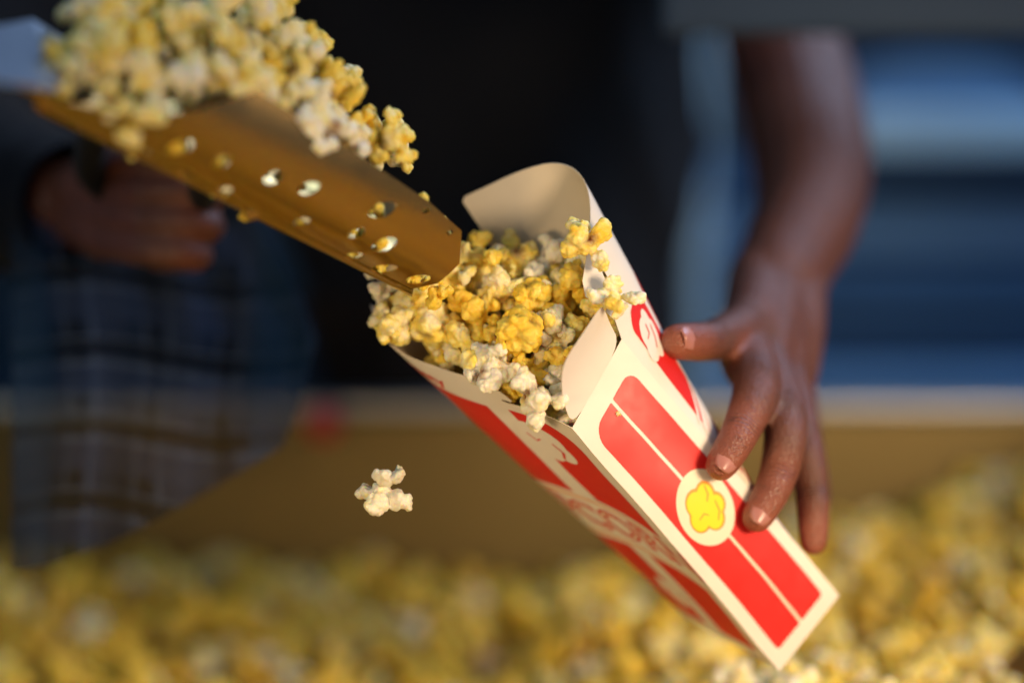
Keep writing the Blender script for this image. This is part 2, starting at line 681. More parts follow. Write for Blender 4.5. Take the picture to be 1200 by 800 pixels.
def wide_decals(W, flip):
    def X(s): return s * W
    d = []
    d.append(([rrect(X(.085), .05 * HH, X(.36), .935 * HH, (.004, .004, .0, .018) if not flip else (.004, .004, .0, .018))], M['red'], 0))
    d.append(([rrect(X(.47), .05 * HH, X(.90), .92 * HH, (.004, .004, .020, .0))], M['red'], 0))
    # ribbon across the panel
    up = [(X(.02 + .96 * k / 20), HH * (.50 + .10 * math.sin(math.pi * k / 20) - .03 * k / 20)) for k in range(21)]
    lo = [(X(.02 + .96 * k / 20), HH * (.29 + .10 * math.sin(math.pi * k / 20) - .03 * k / 20)) for k in range(21)]
    d.append(([up + lo[::-1]], M['card'], 1))
    d.append((lettering('POPCORN', X(.5), .475 * HH, .030, 0, bend=2.2, mirror=flip, offset=.0012), M['red'], 2))
    d.append((lettering('POPCORN', X(.5), .475 * HH, .030, 0, bend=2.2, mirror=flip, offset=-.0006), M['cream_ink'], 3))
    d.append(([arc_band([(a[0], a[1] - .004) for a in up], .0016)], M['orange_ink'], 2))
    d.append(([arc_band([(a[0], a[1] + .004) for a in lo], .0016)], M['orange_ink'], 2))
    # kernel badges
    for (sx, ty, r) in ((.315, .82, .0150), (.50, .17, .012)):
        d.append(([popcorn_icon(X(sx), ty * HH, r, .9, .12)], M['card'], 1))
        d.append(([arc_band([(X(sx) - .004, ty * HH - r * .75), (X(sx) - r * .55, ty * HH - r * .3), (X(sx) - r * .35, ty * HH + r * .1)], .0020)], M['red'], 2))
        d.append(([arc_band([(X(sx) + .002, ty * HH + .002), (X(sx) + r * .4, ty * HH - r * .05), (X(sx) + r * .6, ty * HH + r * .3)], .0014)], M['red'], 2))
    d.append((lettering('tasty', X(.70), .965 * HH, .0125, 0, mirror=flip, offset=.0002, shear=.3), M['red'], 1))
    return d


def curved_decals(W):
    """Prints on the bulging wide panel; the part near its front edge is the part in view."""
    def X(s): return s * W
    d = [([rrect(X(.034), .05 * HH, X(.17), .985 * HH, (.002, .002, .016, .006))], M['red'], 0),
         ([rrect(X(.225), .05 * HH, X(.55), .97 * HH, (.004, .004, .003, .018))], M['red'], 0),
         ([rrect(X(.60), .05 * HH, X(.92), .95 * HH, (.004, .004, .018, .003))], M['red'], 0)]
    ic = [(X(.085) + (x - X(.085)) * .62, y) for x, y in popcorn_icon(X(.085), .885 * HH, .0125, .6, .06)]
    d.append(([ic], M['card'], 1))
    d.append(([arc_band([(X(.075), .855 * HH), (X(.10), .865 * HH), (X(.115), .89 * HH)], .0013)], M['red'], 2))
    d.append(([arc_band([(X(.060), .90 * HH), (X(.082), .895 * HH), (X(.09), .915 * HH)], .0011)], M['red'], 2))
    for t0, wd in ((.655, .0030), (.62, .0060), (.575, .0110)):
        pts_ = [(X(.02 + .9 * k / 20), HH * (t0 + .11 * (1 - (1 - k / 20) ** 2) - .05 * k / 20)) for k in range(21)]
        d.append(([[(a, b + wd / 2) for a, b in pts_] + [(a, b - wd / 2) for a, b in pts_[::-1]]], M['card'], 1))
    d.append((lettering('POPCORN', X(.5), .48 * HH, .030, 0, bend=2.2, offset=.0008), M['cream_ink'], 2))
    return d


loopB = [(0, 0), (1, 0), (1, 1.0), (.9, 1.012), (.75, 1.03), (.55, 1.045), (.40, 1.045), (.34, 1.035), (.30, 1.012), (.285, .988),
         (.30, .978), (.335, .980), (.345, .974), (.33, .968), (.27, .972), (.15, .985), (0, 1.0)]
pB = panel('wide_panel', fB, [loopB], wide_decals(WB, True), WB, box)
loopC = [(0, 0), (1, 0), (1, 1.0), (.945, 1.0), (.925, 1.03), (.905, 1.10), (.895, 1.175), (.88, 1.185), (.8, 1.185), (.5, 1.185), (.25, 1.185), (.05, 1.19), (.012, 1.185), (0, 1.16), (.012, 1.04), (0, 1.0)]
slitC = [(.090, 1.150), (.062, 1.115), (.055, 1.085), (.062, 1.055), (.074, 1.052), (.068, 1.085), (.074, 1.112), (.098, 1.145)]
pC = panel('wide_panel', fC, [loopC, slitC], curved_decals(WB), WB, box)
loopD = [(0, 0), (1, 0), (1, 1), (.97, 1.06), (.9, 1.10), (.72, 1.10), (.62, 1.03), (.5, .992), (0, .99)]
pD = panel('narrow_panel', fD, [loopD], [], WA, box)
# base
c0_, c1_, c2_, c3_ = fA(0, 0), fA(1, 0), fC(1, 0), fB(1, 0)
u_ = (AB1 - AB0).normalized() * .0008
mesh_obj('base', [c0_, c1_, c2_, c3_, c0_ + u_, c1_ + u_, c2_ + u_, c3_ + u_],
         [(0, 1, 2, 3), (7, 6, 5, 4), (0, 4, 5, 1), (1, 5, 6, 2), (2, 6, 7, 3), (3, 7, 4, 0)], M['card'], box, smooth=False)

# narrow top flap standing up from panel A, flared a little towards the viewer
FT0 = P(656, 432, 1.372); FT1 = P(709, 352, 1.388)


def fFlap(s, r):
    c = fA(s, 1) + C3(0, 0, -.0004)
    return c.lerp(FT0.lerp(FT1, s), r) + C3(.4, .1, -.9) * (-.004 * math.sin(math.pi * min(1, max(0, r))))


def flap(name, f, loop, W, H, sign, mats):
    v2, tris = fill([[(a * W, b * H) for a, b in dens(loop, .06)]], .006)
    outer = [f(p.x / W, p.y / H) for p in v2]
    nn = [nrm(f, p.x / W, p.y / H, sign) for p in v2]
    verts, faces, mi = shell(outer, nn, tris, .0005)
    return mesh_obj(name, verts, faces, mats, box, mi)


n0 = nrm(fFlap, .5, .5, 1)
sgF = 1 if n0.dot(CAM_LOC - AB1) > 0 else -1
flapA = flap('top_flap', fFlap, smooth_loop([(0.02, 0), (.5, 0), (.97, 0), (.985, .5), (.97, .86), (.90, 1.0), (.5, 1.0), (.14, 1.0), (.03, .88), (.0, .45)], 2),
             .06, .05, sgF, [M['card'], M['card_in']])
# ------------------------------------------------------------------ popcorn in the box
NB = (fA(.5, 1) + fD(.5, 1) - fA(.5, 0) - fD(.5, 0)).normalized()


def mouth(a, b, h):
    return fB(a, 1).lerp(fC(a, 1), b) + NB * h


def zone_label(a, b):
    if a < .28: return 'yellow popcorn kernel packed just behind the cream front flap of the box'
    if b < .30: return 'yellow popcorn kernel packed along the lower left rim of the box'
    if b > .68: return 'yellow popcorn kernel lying against the inner wall of the tall curved flap'
    if a > .70: return 'blurred buttery popcorn kernel at the back of the box mouth under the scoop tip'
    return 'yellow popcorn kernel heaped in the middle of the box mouth'


rg = random.Random(5)
placed = []
walls = []
for f_ in (fA, fB, fC, fD):
    sg = side_of(f_)
    for i in range(21):
        for j in range(12, 31):
            walls.append((f_(i / 20, j / 30), nrm(f_, i / 20, j / 30, sg)))
for i in range(21):
    for j in range(21):
        walls.append((fFlap(i / 20, j / 20), nrm(fFlap, i / 20, j / 20, sgF)))
        walls.append((fC(i / 20, 1 + .18 * j / 20), nrm(fC, i / 20, 1 + .18 * j / 20, side_of(fC))))
wkd = KDTree(len(walls))
for i, (p, q) in enumerate(walls): wkd.insert(p, i)
wkd.balance()


def inside(p, margin):
    return all((p - walls[i][0]).dot(walls[i][1]) < -margin for _, i, _ in wkd.find_n(p, 7))


for layer, (dh, mind, tries) in enumerate(((.005, .0198, 3500), (-.018, .0205, 1800), (-.043, .026, 500))):
    cur = []
    for _ in range(tries):
        a = rg.uniform(.03, .97); b = rg.uniform(.06, .92)
        heap = .012 * math.sin(math.pi * min(1, a * 1.1)) * math.sin(math.pi * b) + .010 * (1 - b) * min(1, a * 2.5) + .016 * max(0, min(1, (a - .5) / .3))
        low = -.026 * max(0, b - .55) / .35 * (1 if a > .3 else .3)
        p = mouth(a, b, dh + heap + low + rg.uniform(-.004, .004))
        if inside(p, (.0095, .013, .017)[layer]) and all((p - q).length > mind for q in cur):
            cur.append(p); placed.append((p, a, b))
fine_walls = []
for f_, tmax in ((fA, 1.0), (fB, 1.0), (fC, 1.18), (fD, 1.0)):
    sg = side_of(f_)
    for i in range(41):
        for j in range(30, 61):
            t_ = tmax * j / 60
            fine_walls.append((f_(i / 40, t_), nrm(f_, i / 40, t_, sg)))
for i in range(15):
    for j in range(13):
        fine_walls.append((fFlap(i / 14, j / 12), nrm(fFlap, i / 14, j / 12, sgF)))
fkd = KDTree(len(fine_walls))
for i, (p, q) in enumerate(fine_walls): fkd.insert(p, i)
fkd.balance()


def settle(o):
    """Nudge a kernel inwards until none of it pokes through the card."""
    for _ in range(5):
        m_ = Matrix.LocRotScale(o.location, o.rotation_euler, o.scale)
        push, worst = None, -.0012
        for v in list(o.data.vertices)[::5]:
            w_ = m_ @ v.co
            _, i, dist = fkd.find(w_)
            if dist > .012: continue
            sd = (w_ - fine_walls[i][0]).dot(fine_walls[i][1])
            if sd > worst: worst, push = sd, fine_walls[i][1]
        if push is None: return o
        o.location -= push * (worst + .0018)
    return o


for k_ in range(15):
    a = .10 + .82 * k_ / 14
    for b, dh in ((.085, .0), (.10, -.020)):
        p = mouth(a + rg.uniform(-.015, .015), b + rg.uniform(-.01, .02), dh + rg.uniform(-.003, .003))
        if all((p - q[0]).length > .0155 for q in placed): placed.append((p, a, b))
for k_ in range(7):
    p = mouth(.91, .17 + .11 * k_, -.004 + rg.uniform(-.004, .006))
    if all((p - q[0]).length > .016 for q in placed): placed.append((p, .93, .15 + .11 * k_))
for (p, a, b) in placed:
    me = rg.choice(KER if rg.random() < .8 else (GOLD if rg.random() < .7 else PALE))
    settle(kernel(me, p, rg.uniform(1.0, 1.35), zone_label(a, b), 'popcorn heaped in the mouth of the box'))
kernel(PALE[0], P(631, 467, 1.396), 1.35, 'large pale white kernel spilling over the near corner of the box rim', rot=(.4, 1.1, .3))
for q_, sc_ in ((P(648, 482, 1.426), .95), (P(636, 448, 1.422), 1.1), (P(615, 458, 1.424), .95), (P(650, 460, 1.438), .9), (P(657, 494, 1.428), .85)):
    k_ = kernel(GOLD[1], q_, sc_, 'yellow kernel tucked into the near corner of the box under the pale spilling one', 'kernels in the near corner of the box')
    settle(k_)
kernel(PALE[1], P(652, 398, 1.414), 1.2, 'pale knobbly kernel leaning on the left edge of the cream front flap', rot=(1.4, .1, 2.3))
kernel(PALE[2], P(575, 432, 1.405), 1.25, 'whitish kernel resting on the raised lip of the lower left rim', rot=(.4, 2.1, 1.3))
kernel(KER[1], P(688, 286, 1.400), 1.2, 'cream kernel with a brown fleck perched on the edge of the tall flap', rot=(2.0, .4, .8))
kernel(KER[2], P(716, 350, 1.396), 1.15, 'golden hollow kernel caught at the upper corner of the cream flap', rot=(.3, .9, 2.2))
kernel(GOLD[1], P(655, 345, 1.425), 1.3, 'deep yellow kernel standing upright inside the front corner of the tall flap', rot=(1.2, .2, .6))
kernel(GOLD[0], P(610, 385, 1.398), 1.25, 'round buttery yellow kernel at the centre of the box heap', rot=(.2, .2, .1))
kernel(KER[4], P(447, 578, 1.402), 1.25, 'single cream popcorn kernel falling through the air below the box', rot=(.9, .3, 2.0))
tiny = kernel(KER[0], fA(.46, .90) + nrm(fA, .46, .90, side_of(fA)) * .0006, .13, 'tiny golden crumb stuck to the red front panel of the box')
kernel(GOLD[2], P(509, 343, 1.405), .8, 'small orange yellow kernel slipping off the tip of the scoop', rot=(.9, .3, 1.0))

# ------------------------------------------------------------------ scoop
scoop = empty('popcorn_scoop', P(40, 110, 1.32))
tag(scoop, 'perforated metal popcorn scoop heaped with popcorn, tipped over the box from the left', 'scoop')


def low_y(px): return 95 + (343 - 95) / 487 * px


def fW(px, py):
    d = 1.395 - .00035 * (510 - px) - .00022 * (low_y(px) - py)
    return P(px, py, d)


wall_loop = [(-90, 49), (487, 343), (512, 331), (535, 306), (538, 268), (500, 234), (400, 168), (300, 106), (225, 128), (150, 138), (80, 120), (20, 98), (-90, 43)]
holes = [(210, 172, 13, 9), (258, 188, 9, 8), (265, 228, 9, 6), (222, 210, 7, 5), (300, 257, 8, 5), (318, 206, 10, 7), (360, 218, 11, 7), (355, 261, 8, 5),
         (445, 243, 15, 8.5), (449, 285, 13, 8.5), (416, 272, 9, 6), (453, 317, 13, 5.5), (491, 328, 12, 6), (418, 303, 9, 4.5), (497, 233 + 12, 4, 3), (524, 270, 3.5, 2.5), (170, 185, 8, 4)]
loops = [dens(wall_loop, 14)]
for hx, hy, rx, ry in holes:
    rx *= 1.15; ry *= 1.15
    loops.append([(hx + rx * math.cos(2 * math.pi * k / 16) * .94 - ry * math.sin(2 * math.pi * k / 16) * .3,
                   hy + rx * math.cos(2 * math.pi * k / 16) * -.12 + ry * math.sin(2 * math.pi * k / 16)) for k in range(16)])
v2, tris = fill(loops, 11)
outer = [fW(p.x, p.y) for p in v2]
wn = (fW(300, 110) - fW(200, 190)).cross(fW(400, 200) - fW(200, 190)).normalized()
if wn.dot(CAM_LOC - outer[0]) < 0: wn = -wn
# slight outward belly so that reflections slide over it
for i, p in enumerate(v2):
    k = max(0, min(1, (low_y(p.x) - p.y) / 150))
    outer[i] = outer[i] + wn * (.004 * math.sin(math.pi * k) - .0055 * max(0, 1 - k / .28) ** 2)
verts, faces, mi = shell(outer, [wn] * len(outer), tris, .0011)
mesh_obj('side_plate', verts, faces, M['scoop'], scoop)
# rolled underside, floor and far wall swept along the lower edge
prof = [(0, 0), (.003, -.0035), (.008, -.005), (.016, -.004), (.035, .002), (.055, .010), (.072, .020), (.082, .034), (.086, .052), (.087, .070)]
vs, fs = [], []
NS = 24
for k in range(NS + 1):
    px = 45 + 442 * k / NS
    base = fW(px, low_y(px)) - wn * .0055
    sc = 1.15 - .35 * k / NS
    for th in (0, .0011):
        for (fw, up_) in prof:
            vs.append(base + C3(0, up_ * sc + th, fw * sc + (.0008 if th else 0)) + C3(.0, -.0004, .0006))
m_ = len(prof)
for k in range(NS):
    for j in range(m_ - 1):
        a = k * 2 * m_ + j; b = a + 2 * m_
        fs.append((a, a + 1, b + 1, b))
        a += m_; b += m_
        fs.append((b, b + 1, a + 1, a))
for k in (0, NS):
    for j in range(m_ - 1):
        a = k * 2 * m_ + j
        fs.append((a, a + m_, a + m_ + 1, a + 1) if k else (a + 1, a + m_ + 1, a + m_, a))
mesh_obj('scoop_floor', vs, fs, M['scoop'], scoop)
# flat hood over the back of the scoop
h = [P(-60, 44, 1.225), P(36, 24, 1.285), P(104, 66, 1.30), P(64, 106, 1.215), P(-60, 92, 1.185)]
hn = (h[1] - h[0]).cross(h[2] - h[0]).normalized()
vs = h + [q - hn * .0012 for q in h]
fs = [(0, 1, 2, 3, 4), (9, 8, 7, 6, 5)] + [(i, (i + 1) % 5, (i + 1) % 5 + 5, i + 5) for i in range(5)]
mesh_obj('back_hood', vs, fs, M['hood'], scoop, smooth=False)


def tube(pts, rad, seg=16, caps=True):
    """Tube mesh along pts with radii; rounded by end fans. Returns verts, faces."""
    pts = [Vector(p) for p in pts]
    vs, fs = [], []
    prev = None
    for i, p in enumerate(pts):
        d = (pts[min(i + 1, len(pts) - 1)] - pts[max(i - 1, 0)]).normalized()
        if prev is None:
            x = d.orthogonal().normalized()
        else:
            x = (prev - d * prev.dot(d)).normalized()
        prev = x
        y = d.cross(x)
        r = rad[i] if isinstance(rad, (list, tuple)) else rad
        for k in range(seg):
            a = 2 * math.pi * k / seg
            vs.append(p + x * r * math.cos(a) + y * r * math.sin(a))
    for i in range(len(pts) - 1):
        for k in range(seg):
            a = i * seg + k; b = i * seg + (k + 1) % seg
            fs.append((a, b, b + seg, a + seg))
    fs.append(tuple(range(seg))[::-1]); fs.append(tuple(range(len(vs) - seg, len(vs))))
    return vs, fs


def fine(pts, rad, n=6):
    """Catmull-Rom resampling of a polyline with radii."""
    pts = [Vector(p) for p in pts]
    P_, R2 = [], []
    for i in range(len(pts) - 1):
        p0 = pts[max(i - 1, 0)]; p1 = pts[i]; p2 = pts[i + 1]; p3 = pts[min(i + 2, len(pts) - 1)]
        for k in range(n):
            u = k / n
            P_.append(.5 * ((2 * p1) + (p2 - p0) * u + (2 * p0 - 5 * p1 + 4 * p2 - p3) * u * u + (3 * p1 - p0 - 3 * p2 + p3) * u ** 3))
            R2.append(rad[i] * (1 - u) + rad[i + 1] * u)
    P_.append(pts[-1]); R2.append(rad[-1])
    return P_, R2


hp, hr = fine([P(120, 110, 1.44), P(110, 150, 1.50), P(108, 205, 1.560), P(165, 236, 1.572), P(225, 250, 1.562), P(240, 205, 1.50), P(235, 160, 1.45)], [.010] * 7, 6)
vs, fs = tube(hp, hr, 16)
mesh_obj('handle', vs, fs, M['rubber'], scoop)

# popcorn heaped on the scoop
pile = [(48, 96), (84, 40), (105, 8), (140, 14), (170, 12), (205, 18), (262, -4), (300, 6), (340, 26), (395, 48), (420, 88), (445, 120), (440, 150), (474, 140),
        (488, 160), (470, 205), (430, 190), (398, 168), (340, 134), (300, 112), (240, 120), (200, 128), (150, 136), (95, 118)]
rg = random.Random(9)


def edge_y(px):  # bottom outline of the visible heap
    xs = [48, 95, 150, 200, 240, 300, 340, 398, 430, 470, 490]; ys = [96, 118, 136, 128, 120, 112, 134, 168, 190, 205, 180]
    return float(np.interp(px, xs, ys))


def scoop_label(px, py):
    if px > 400: return 'warm lit popcorn kernel at the right end of the scoop heap, about to fall'
    if py < 45: return 'blurred pale popcorn kernel on the crest of the heap in the scoop'
    if px < 160: return 'blurred popcorn kernel at the rear left of the heap in the scoop'
    return 'blurred greenish yellow popcorn kernel on the near slope of the scoop heap'


cnt = []
for layer, (sx, mind, tries) in enumerate(((0, .0235, 2500), (.026, .025, 1600))):
    cur = []
    for _ in range(tries):
        px = rg.uniform(40, 476); py = rg.uniform(12, 200)
        if py > -8 and not in_loops(px, py, [pile]): continue
        if px > 330 and not (in_loops(px + 16, py - 12, [pile]) and in_loops(px + 4, py + 14, [pile])): continue
        if py <= -8 and not (130 < px < 330): continue
        k = (edge_y(px) - py) / 130
        ins = .6 if in_loops(px, py + 14, [pile]) and in_loops(px, py - 14, [pile]) else 1
        d = 1.395 - .00035 * (510 - px) - .00022 * max(0, low_y(px) - edge_y(px)) + .008 + .035 * max(0, k) ** 1.15 + sx + rg.uniform(-.004, .004)
        p = P(px, py, d)
        if all((p - q).length > mind for q in cur):
            cur.append(p); cnt.append((p, px, py))
for p, px, py in cnt:
    me = rg.choice(KER if rg.random() < .85 else (GOLD if rg.random() < .6 else PALE))
    kernel(me, p, rg.uniform(1.2, 1.65), scoop_label(px, py), 'popcorn heaped in the scoop')
# kernels lying in the trough, seen through the perforations
for hx, hy, rx, ry in holes[:18]:
    if (hx, hy) in ((360, 218), (318, 206)):
        kernel(KER[3], fW(hx, hy) - wn * .021, .9, 'shaded kernel deep behind a dark hole of the scoop', 'popcorn behind the scoop holes')
        continue
    o = kernel(rg.choice(GOLD), fW(hx, hy) - wn * ((.0090 if ry > 6 else .0072) + .0055 * max(0, 1 - (low_y(hx) - hy) / 42) ** 2), .78 if ry > 6 else .50, 'golden kernel glimpsed through a hole in the side of the scoop', 'popcorn behind the scoop holes')

# ------------------------------------------------------------------ tray and popcorn bed
YB = 0.60          # inside face of the back wall
bed_rg = random.Random(21)


def bed_z(x, y):
    z = -.012 + .018 * noise.noise(Vector((x * 6, y * 6, 3.1))) + .010 * noise.noise(Vector((x * 14, y * 14, 1.7)))
    z += .075 * max(0, min(1, (x - .22) / .25)) ** 1.5 * max(0, min(1, (y - .12) / .35))
    z -= .045 * max(0, min(1, (.60 - y) / .32)) * (1 - max(0, min(1, (x + .06) / .14)))
    z -= .028 * (1 - max(0, min(1, (x - .02) / .16)))
    z -= .030 * max(0, min(1, (.45 - y) / .3)) * max(0, min(1, (x + .06) / .14))
    z += .030 * math.exp(-((x - .17) / .05) ** 2 - ((y - .10) / .05) ** 2) + .014 * math.exp(-((x - .08) / .06) ** 2 - ((y - .16) / .06) ** 2)
    return z


base_v = [[], []]
low_np = []
for me in LOW:
    co = np.empty(len(me.vertices) * 3); me.vertices.foreach_get('co', co)
    tt = np.empty(len(me.vertices) * 4); me.attributes['tint'].data.foreach_get('color', tt)
    faces_ = [tuple(p.vertices) for p in me.polygons]
    low_np.append((co.reshape(-1, 3), tt.reshape(-1, 4), np.array([f for f in faces_ if len(f) == 4], dtype=np.int64)))

pts = []
x = -.62
SP = .0258
while x < .66:
    y = -.42
    while y < YB - .012:
        pts.append((x + bed_rg.uniform(-.010, .010), y + bed_rg.uniform(-.010, .010)))
        y += SP
    x += SP


def project(p):
    q = p - CAM_LOC
    d = q.dot(FWD)
    return 600 + q.dot(RIGHT) / d * FX, 400 - q.dot(UP) / d * FX, d


indiv, rest = [], []
for (x, y) in pts:
    p = Vector((x, y, bed_z(x, y) + bed_rg.uniform(-.012, .011)))
    px, py, d = project(p)
    (indiv if -10 < px < 1210 and py < 806 and d < 1.70 else rest).append((p, d, px, py))
indiv.sort(key=lambda q: q[1])
rest += indiv[62:]
indiv = indiv[:62]
for p, d, px, py in indiv:
    lab = ('golden popcorn kernel on the bed just under the bottom corner of the box' if 690 < px < 1010 else
           'blurred golden popcorn kernel at the front right of the tray bed' if px > 600 else
           'blurred dull yellow popcorn kernel at the front left of the tray bed')
    kernel(bed_rg.choice(KER + GOLD), p, bed_rg.uniform(.95, 1.25), lab, 'popcorn along the front of the tray bed')

V, T, F = [], [], []
off = 0
for p, *_ in rest:
    co, tt, fc = bed_rg.choice(low_np)
    m = np.array(Euler([bed_rg.uniform(0, 6.28) for _ in range(3)]).to_matrix()) * bed_rg.uniform(.85, 1.25)
    V.append(co @ m.T + np.array(p)); F.append(fc + off)
    t4 = tt.copy(); t4[:, 0] = np.clip(t4[:, 0] + bed_rg.choice((-.35, .05, .25, .40, .50)), 0, 1.2); t4[:, 1] = np.clip(t4[:, 1] + max(0, bed_rg.gauss(.03, .28)), 0, 1)
    T.append(t4); off += len(co)
# sheet of popcorn just beneath, so no gap looks through to the tray
gx, gy = 90, 100
gv, gf = [], []
for i in range(gx + 1):
    for j in range(gy + 1):
        xx = -.63 + 1.29 * i / gx; yy = -.45 + (YB + .445) * j / gy
        gv.append((xx, yy, bed_z(xx, yy) - .018 + .005 * noise.noise(Vector((xx * 60, yy * 60, 0)))))
for i in range(gx):
    for j in range(gy):
        a = i * (gy + 1) + j
        gf.append((a, a + gy + 1, a + gy + 2, a + 1))
V.append(np.array(gv)); F.append(np.array(gf) + off)
T.append(np.tile(np.array([1.0, 0.8, 0, 1.0]), (len(gv), 1)))  # shade of the gaps between kernels put into the sheet's brown
V = np.concatenate(V); F = np.concatenate(F); T = np.concatenate(T)
me = bpy.data.meshes.new('popcorn_bed')
me.vertices.add(len(V)); me.vertices.foreach_set('co', V.ravel())
me.loops.add(F.size); me.loops.foreach_set('vertex_index', F.ravel().astype(np.int32))
me.polygons.add(len(F)); me.polygons.foreach_set('loop_start', np.arange(0, F.size, 4, dtype=np.int32))
me.polygons.foreach_set('use_smooth', np.ones(len(F), dtype=bool))
me.update(calc_edges=True)
ca = me.attributes.new('tint', 'FLOAT_COLOR', 'POINT'); ca.data.foreach_set('color', T.ravel())
me.materials.append(M['popcorn'])
bed = bpy.data.objects.new('popcorn_bed', me); COL.objects.link(bed)
tag(bed, 'thick bed of loose golden popcorn filling the metal tray', 'popcorn', kind='stuff')

tray = empty('popcorn_tray', (0, YB, -.17))
tag(tray, 'deep metal tray with a back wall painted with golden popcorn reflection and pale rim behind the popcorn', 'tray')
zr = P(600, 484, 2.0).z
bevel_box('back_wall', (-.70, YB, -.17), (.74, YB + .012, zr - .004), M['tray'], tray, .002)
bevel_box('rim', (-.72, YB - .006, zr - .0035), (.76, YB + .034, zr + .0085), M['rim'], tray, .004)
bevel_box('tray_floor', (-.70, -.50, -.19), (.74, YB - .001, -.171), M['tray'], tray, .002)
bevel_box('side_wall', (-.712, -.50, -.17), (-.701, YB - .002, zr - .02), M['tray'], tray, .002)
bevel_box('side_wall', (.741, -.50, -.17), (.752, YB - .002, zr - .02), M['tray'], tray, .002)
# red knob on the rim
kb = P(378, 496, 1.985)
bm = bmesh.new()
bmesh.ops.create_uvsphere(bm, u_segments=24, v_segments=14, radius=.014)
for v in bm.verts: v.co.y *= .8
me = bpy.data.meshes.new('red_knob'); bm.to_mesh(me); bm.free(); me.materials.append(M['red_knob'])
me.polygons.foreach_set('use_smooth', [True] * len(me.polygons))
ko = bpy.data.objects.new('red_knob', me); COL.objects.link(ko); ko.location = kb
tag(ko, 'small red knob out of focus on the pale tray rim', 'knob')

# ------------------------------------------------------------------ person
person = empty('person', P(540, 480, 2.15))
tag(person, 'person in black shirt and apron behind the tray, scooping popcorn into the box', 'person')

CH = []   # chains: (points, radii)


def chain(pts, rad, n=6):
    CH.append(fine(pts, rad, n))


# left arm (image right): shoulder, elbow, wrist
chain([P(815, -300, 2.10), P(880, -130, 2.00), P(912, 30, 1.86), P(938, 120, 1.80), P(951, 190, 1.74), P(948, 250, 1.675), P(925, 300, 1.635), P(908, 337, 1.605)],
      [.060, .055, .046, .0455, .0435, .0370, .0335, .028], 6)
W0 = P(908, 337, 1.605); WL = P(888, 337, 1.60); WR = P(932, 340, 1.61)
chain([P(938, 270, 1.66), WL], [.030, .0225], 4); chain([P(938, 270, 1.66), WR], [.030, .0205], 4)
MCP = dict(i=P(874, 410, 1.522), m=P(897, 421, 1.532), r=P(917, 433, 1.548), p=P(932, 446, 1.568))
for k, r, ww in (('i', .0160, WL), ('m', .0160, W0), ('r', .0155, W0), ('p', .0140, WR)):
    chain([ww, ww.lerp(MCP[k], .5) + C3(0, .002, -.004), MCP[k]], [.0215, .0195, r], 6)
    chain([ww.lerp(MCP[k], .15) + C3(.0, .010, -.0205), ww.lerp(MCP[k], .6) + C3(0, .008, -.0195), MCP[k] + C3(0, .005, -.0125)], [.0028, .0030, .0036], 5)   # tendon
chain([MCP['i'], MCP['m'], MCP['r'], MCP['p']], [.0150, .0155, .0150, .0130], 4)
FIN = dict(
    i=[MCP['i'], P(886, 453, 1.463), P(868, 505, 1.4375), P(845, 545, 1.4255)],
    m=[MCP['m'], P(920, 493, 1.466), P(911, 559, 1.4490), P(887, 606, 1.4385)],
    r=[MCP['r'], P(940, 514, 1.493), P(952, 580, 1.4790), P(953, 634, 1.4740)],
    p=[MCP['p'], P(947, 525, 1.545), P(957, 582, 1.5220), P(951, 626, 1.5120)],
    t=[P(890, 356, 1.585), P(868, 384, 1.530), P(834, 399, 1.472), P(793, 400, 1.434)])
FR = dict(i=[.0165, .0146, .0118, .0098], m=[.0160, .0140, .0117, .0096], r=[.0150, .0126, .0107, .0089], p=[.013, .0102, .0092, .0078], t=[.0215, .0165, .0128, .0108])
for k in FIN: chain(FIN[k], FR[k], 7)
chain([P(868, 388, 1.530), P(866, 414, 1.520), P(872, 436, 1.498)], [.0145, .0140, .0120], 4)       # web of the thumb
chain([MCP['i'].lerp(MCP['m'], .5), P(899, 476, 1.484)], [.013, .0100], 4)
chain([MCP['m'].lerp(MCP['r'], .5), P(927, 492, 1.500)], [.013, .0095], 4)
# right arm and fist on the handle (image left)
chain([P(265, -300, 2.10), P(120, -120, 2.05), P(-60, 60, 1.93), P(-60, 170, 1.82), P(20, 225, 1.72), P(84, 240, 1.640)],
      [.060, .056, .052, .050, .042, .031], 6)
W1 = P(84, 240, 1.640)
for i, (y0, y1, xt) in enumerate(((196, 192, 226), (224, 227, 240), (252, 262, 238), (280, 296, 224))):
    mcp = P(126, y0, 1.585)
    chain([W1, mcp], [.026, .0150], 6)
    f_ = [mcp, P(180, y1 - 3, 1.535), P(xt, y1, 1.535), P(xt + 4, y1 + 5, 1.562), P(xt - 40, y1 + 6, 1.585)]
    chain(f_, [.0140, .0112, .0102, .0098, .0088], 6)
    FIN['f%d' % i] = f_
chain([P(100, 222, 1.61), P(130, 200, 1.615), P(176, 186, 1.61), P(205, 200, 1.60)], [.020, .0150, .0120, .0100], 6)
# trunk, neck
chain([P(540, 640, 2.20), P(540, 300, 2.20), P(540, 0, 2.20), P(540, -280, 2.20), P(540, -420, 2.18)], [.11, .105, .115, .10, .055], 5)
chain([P(815, -300, 2.10), P(540, -260, 2.20), P(265, -300, 2.10)], [.060, .085, .060], 6)

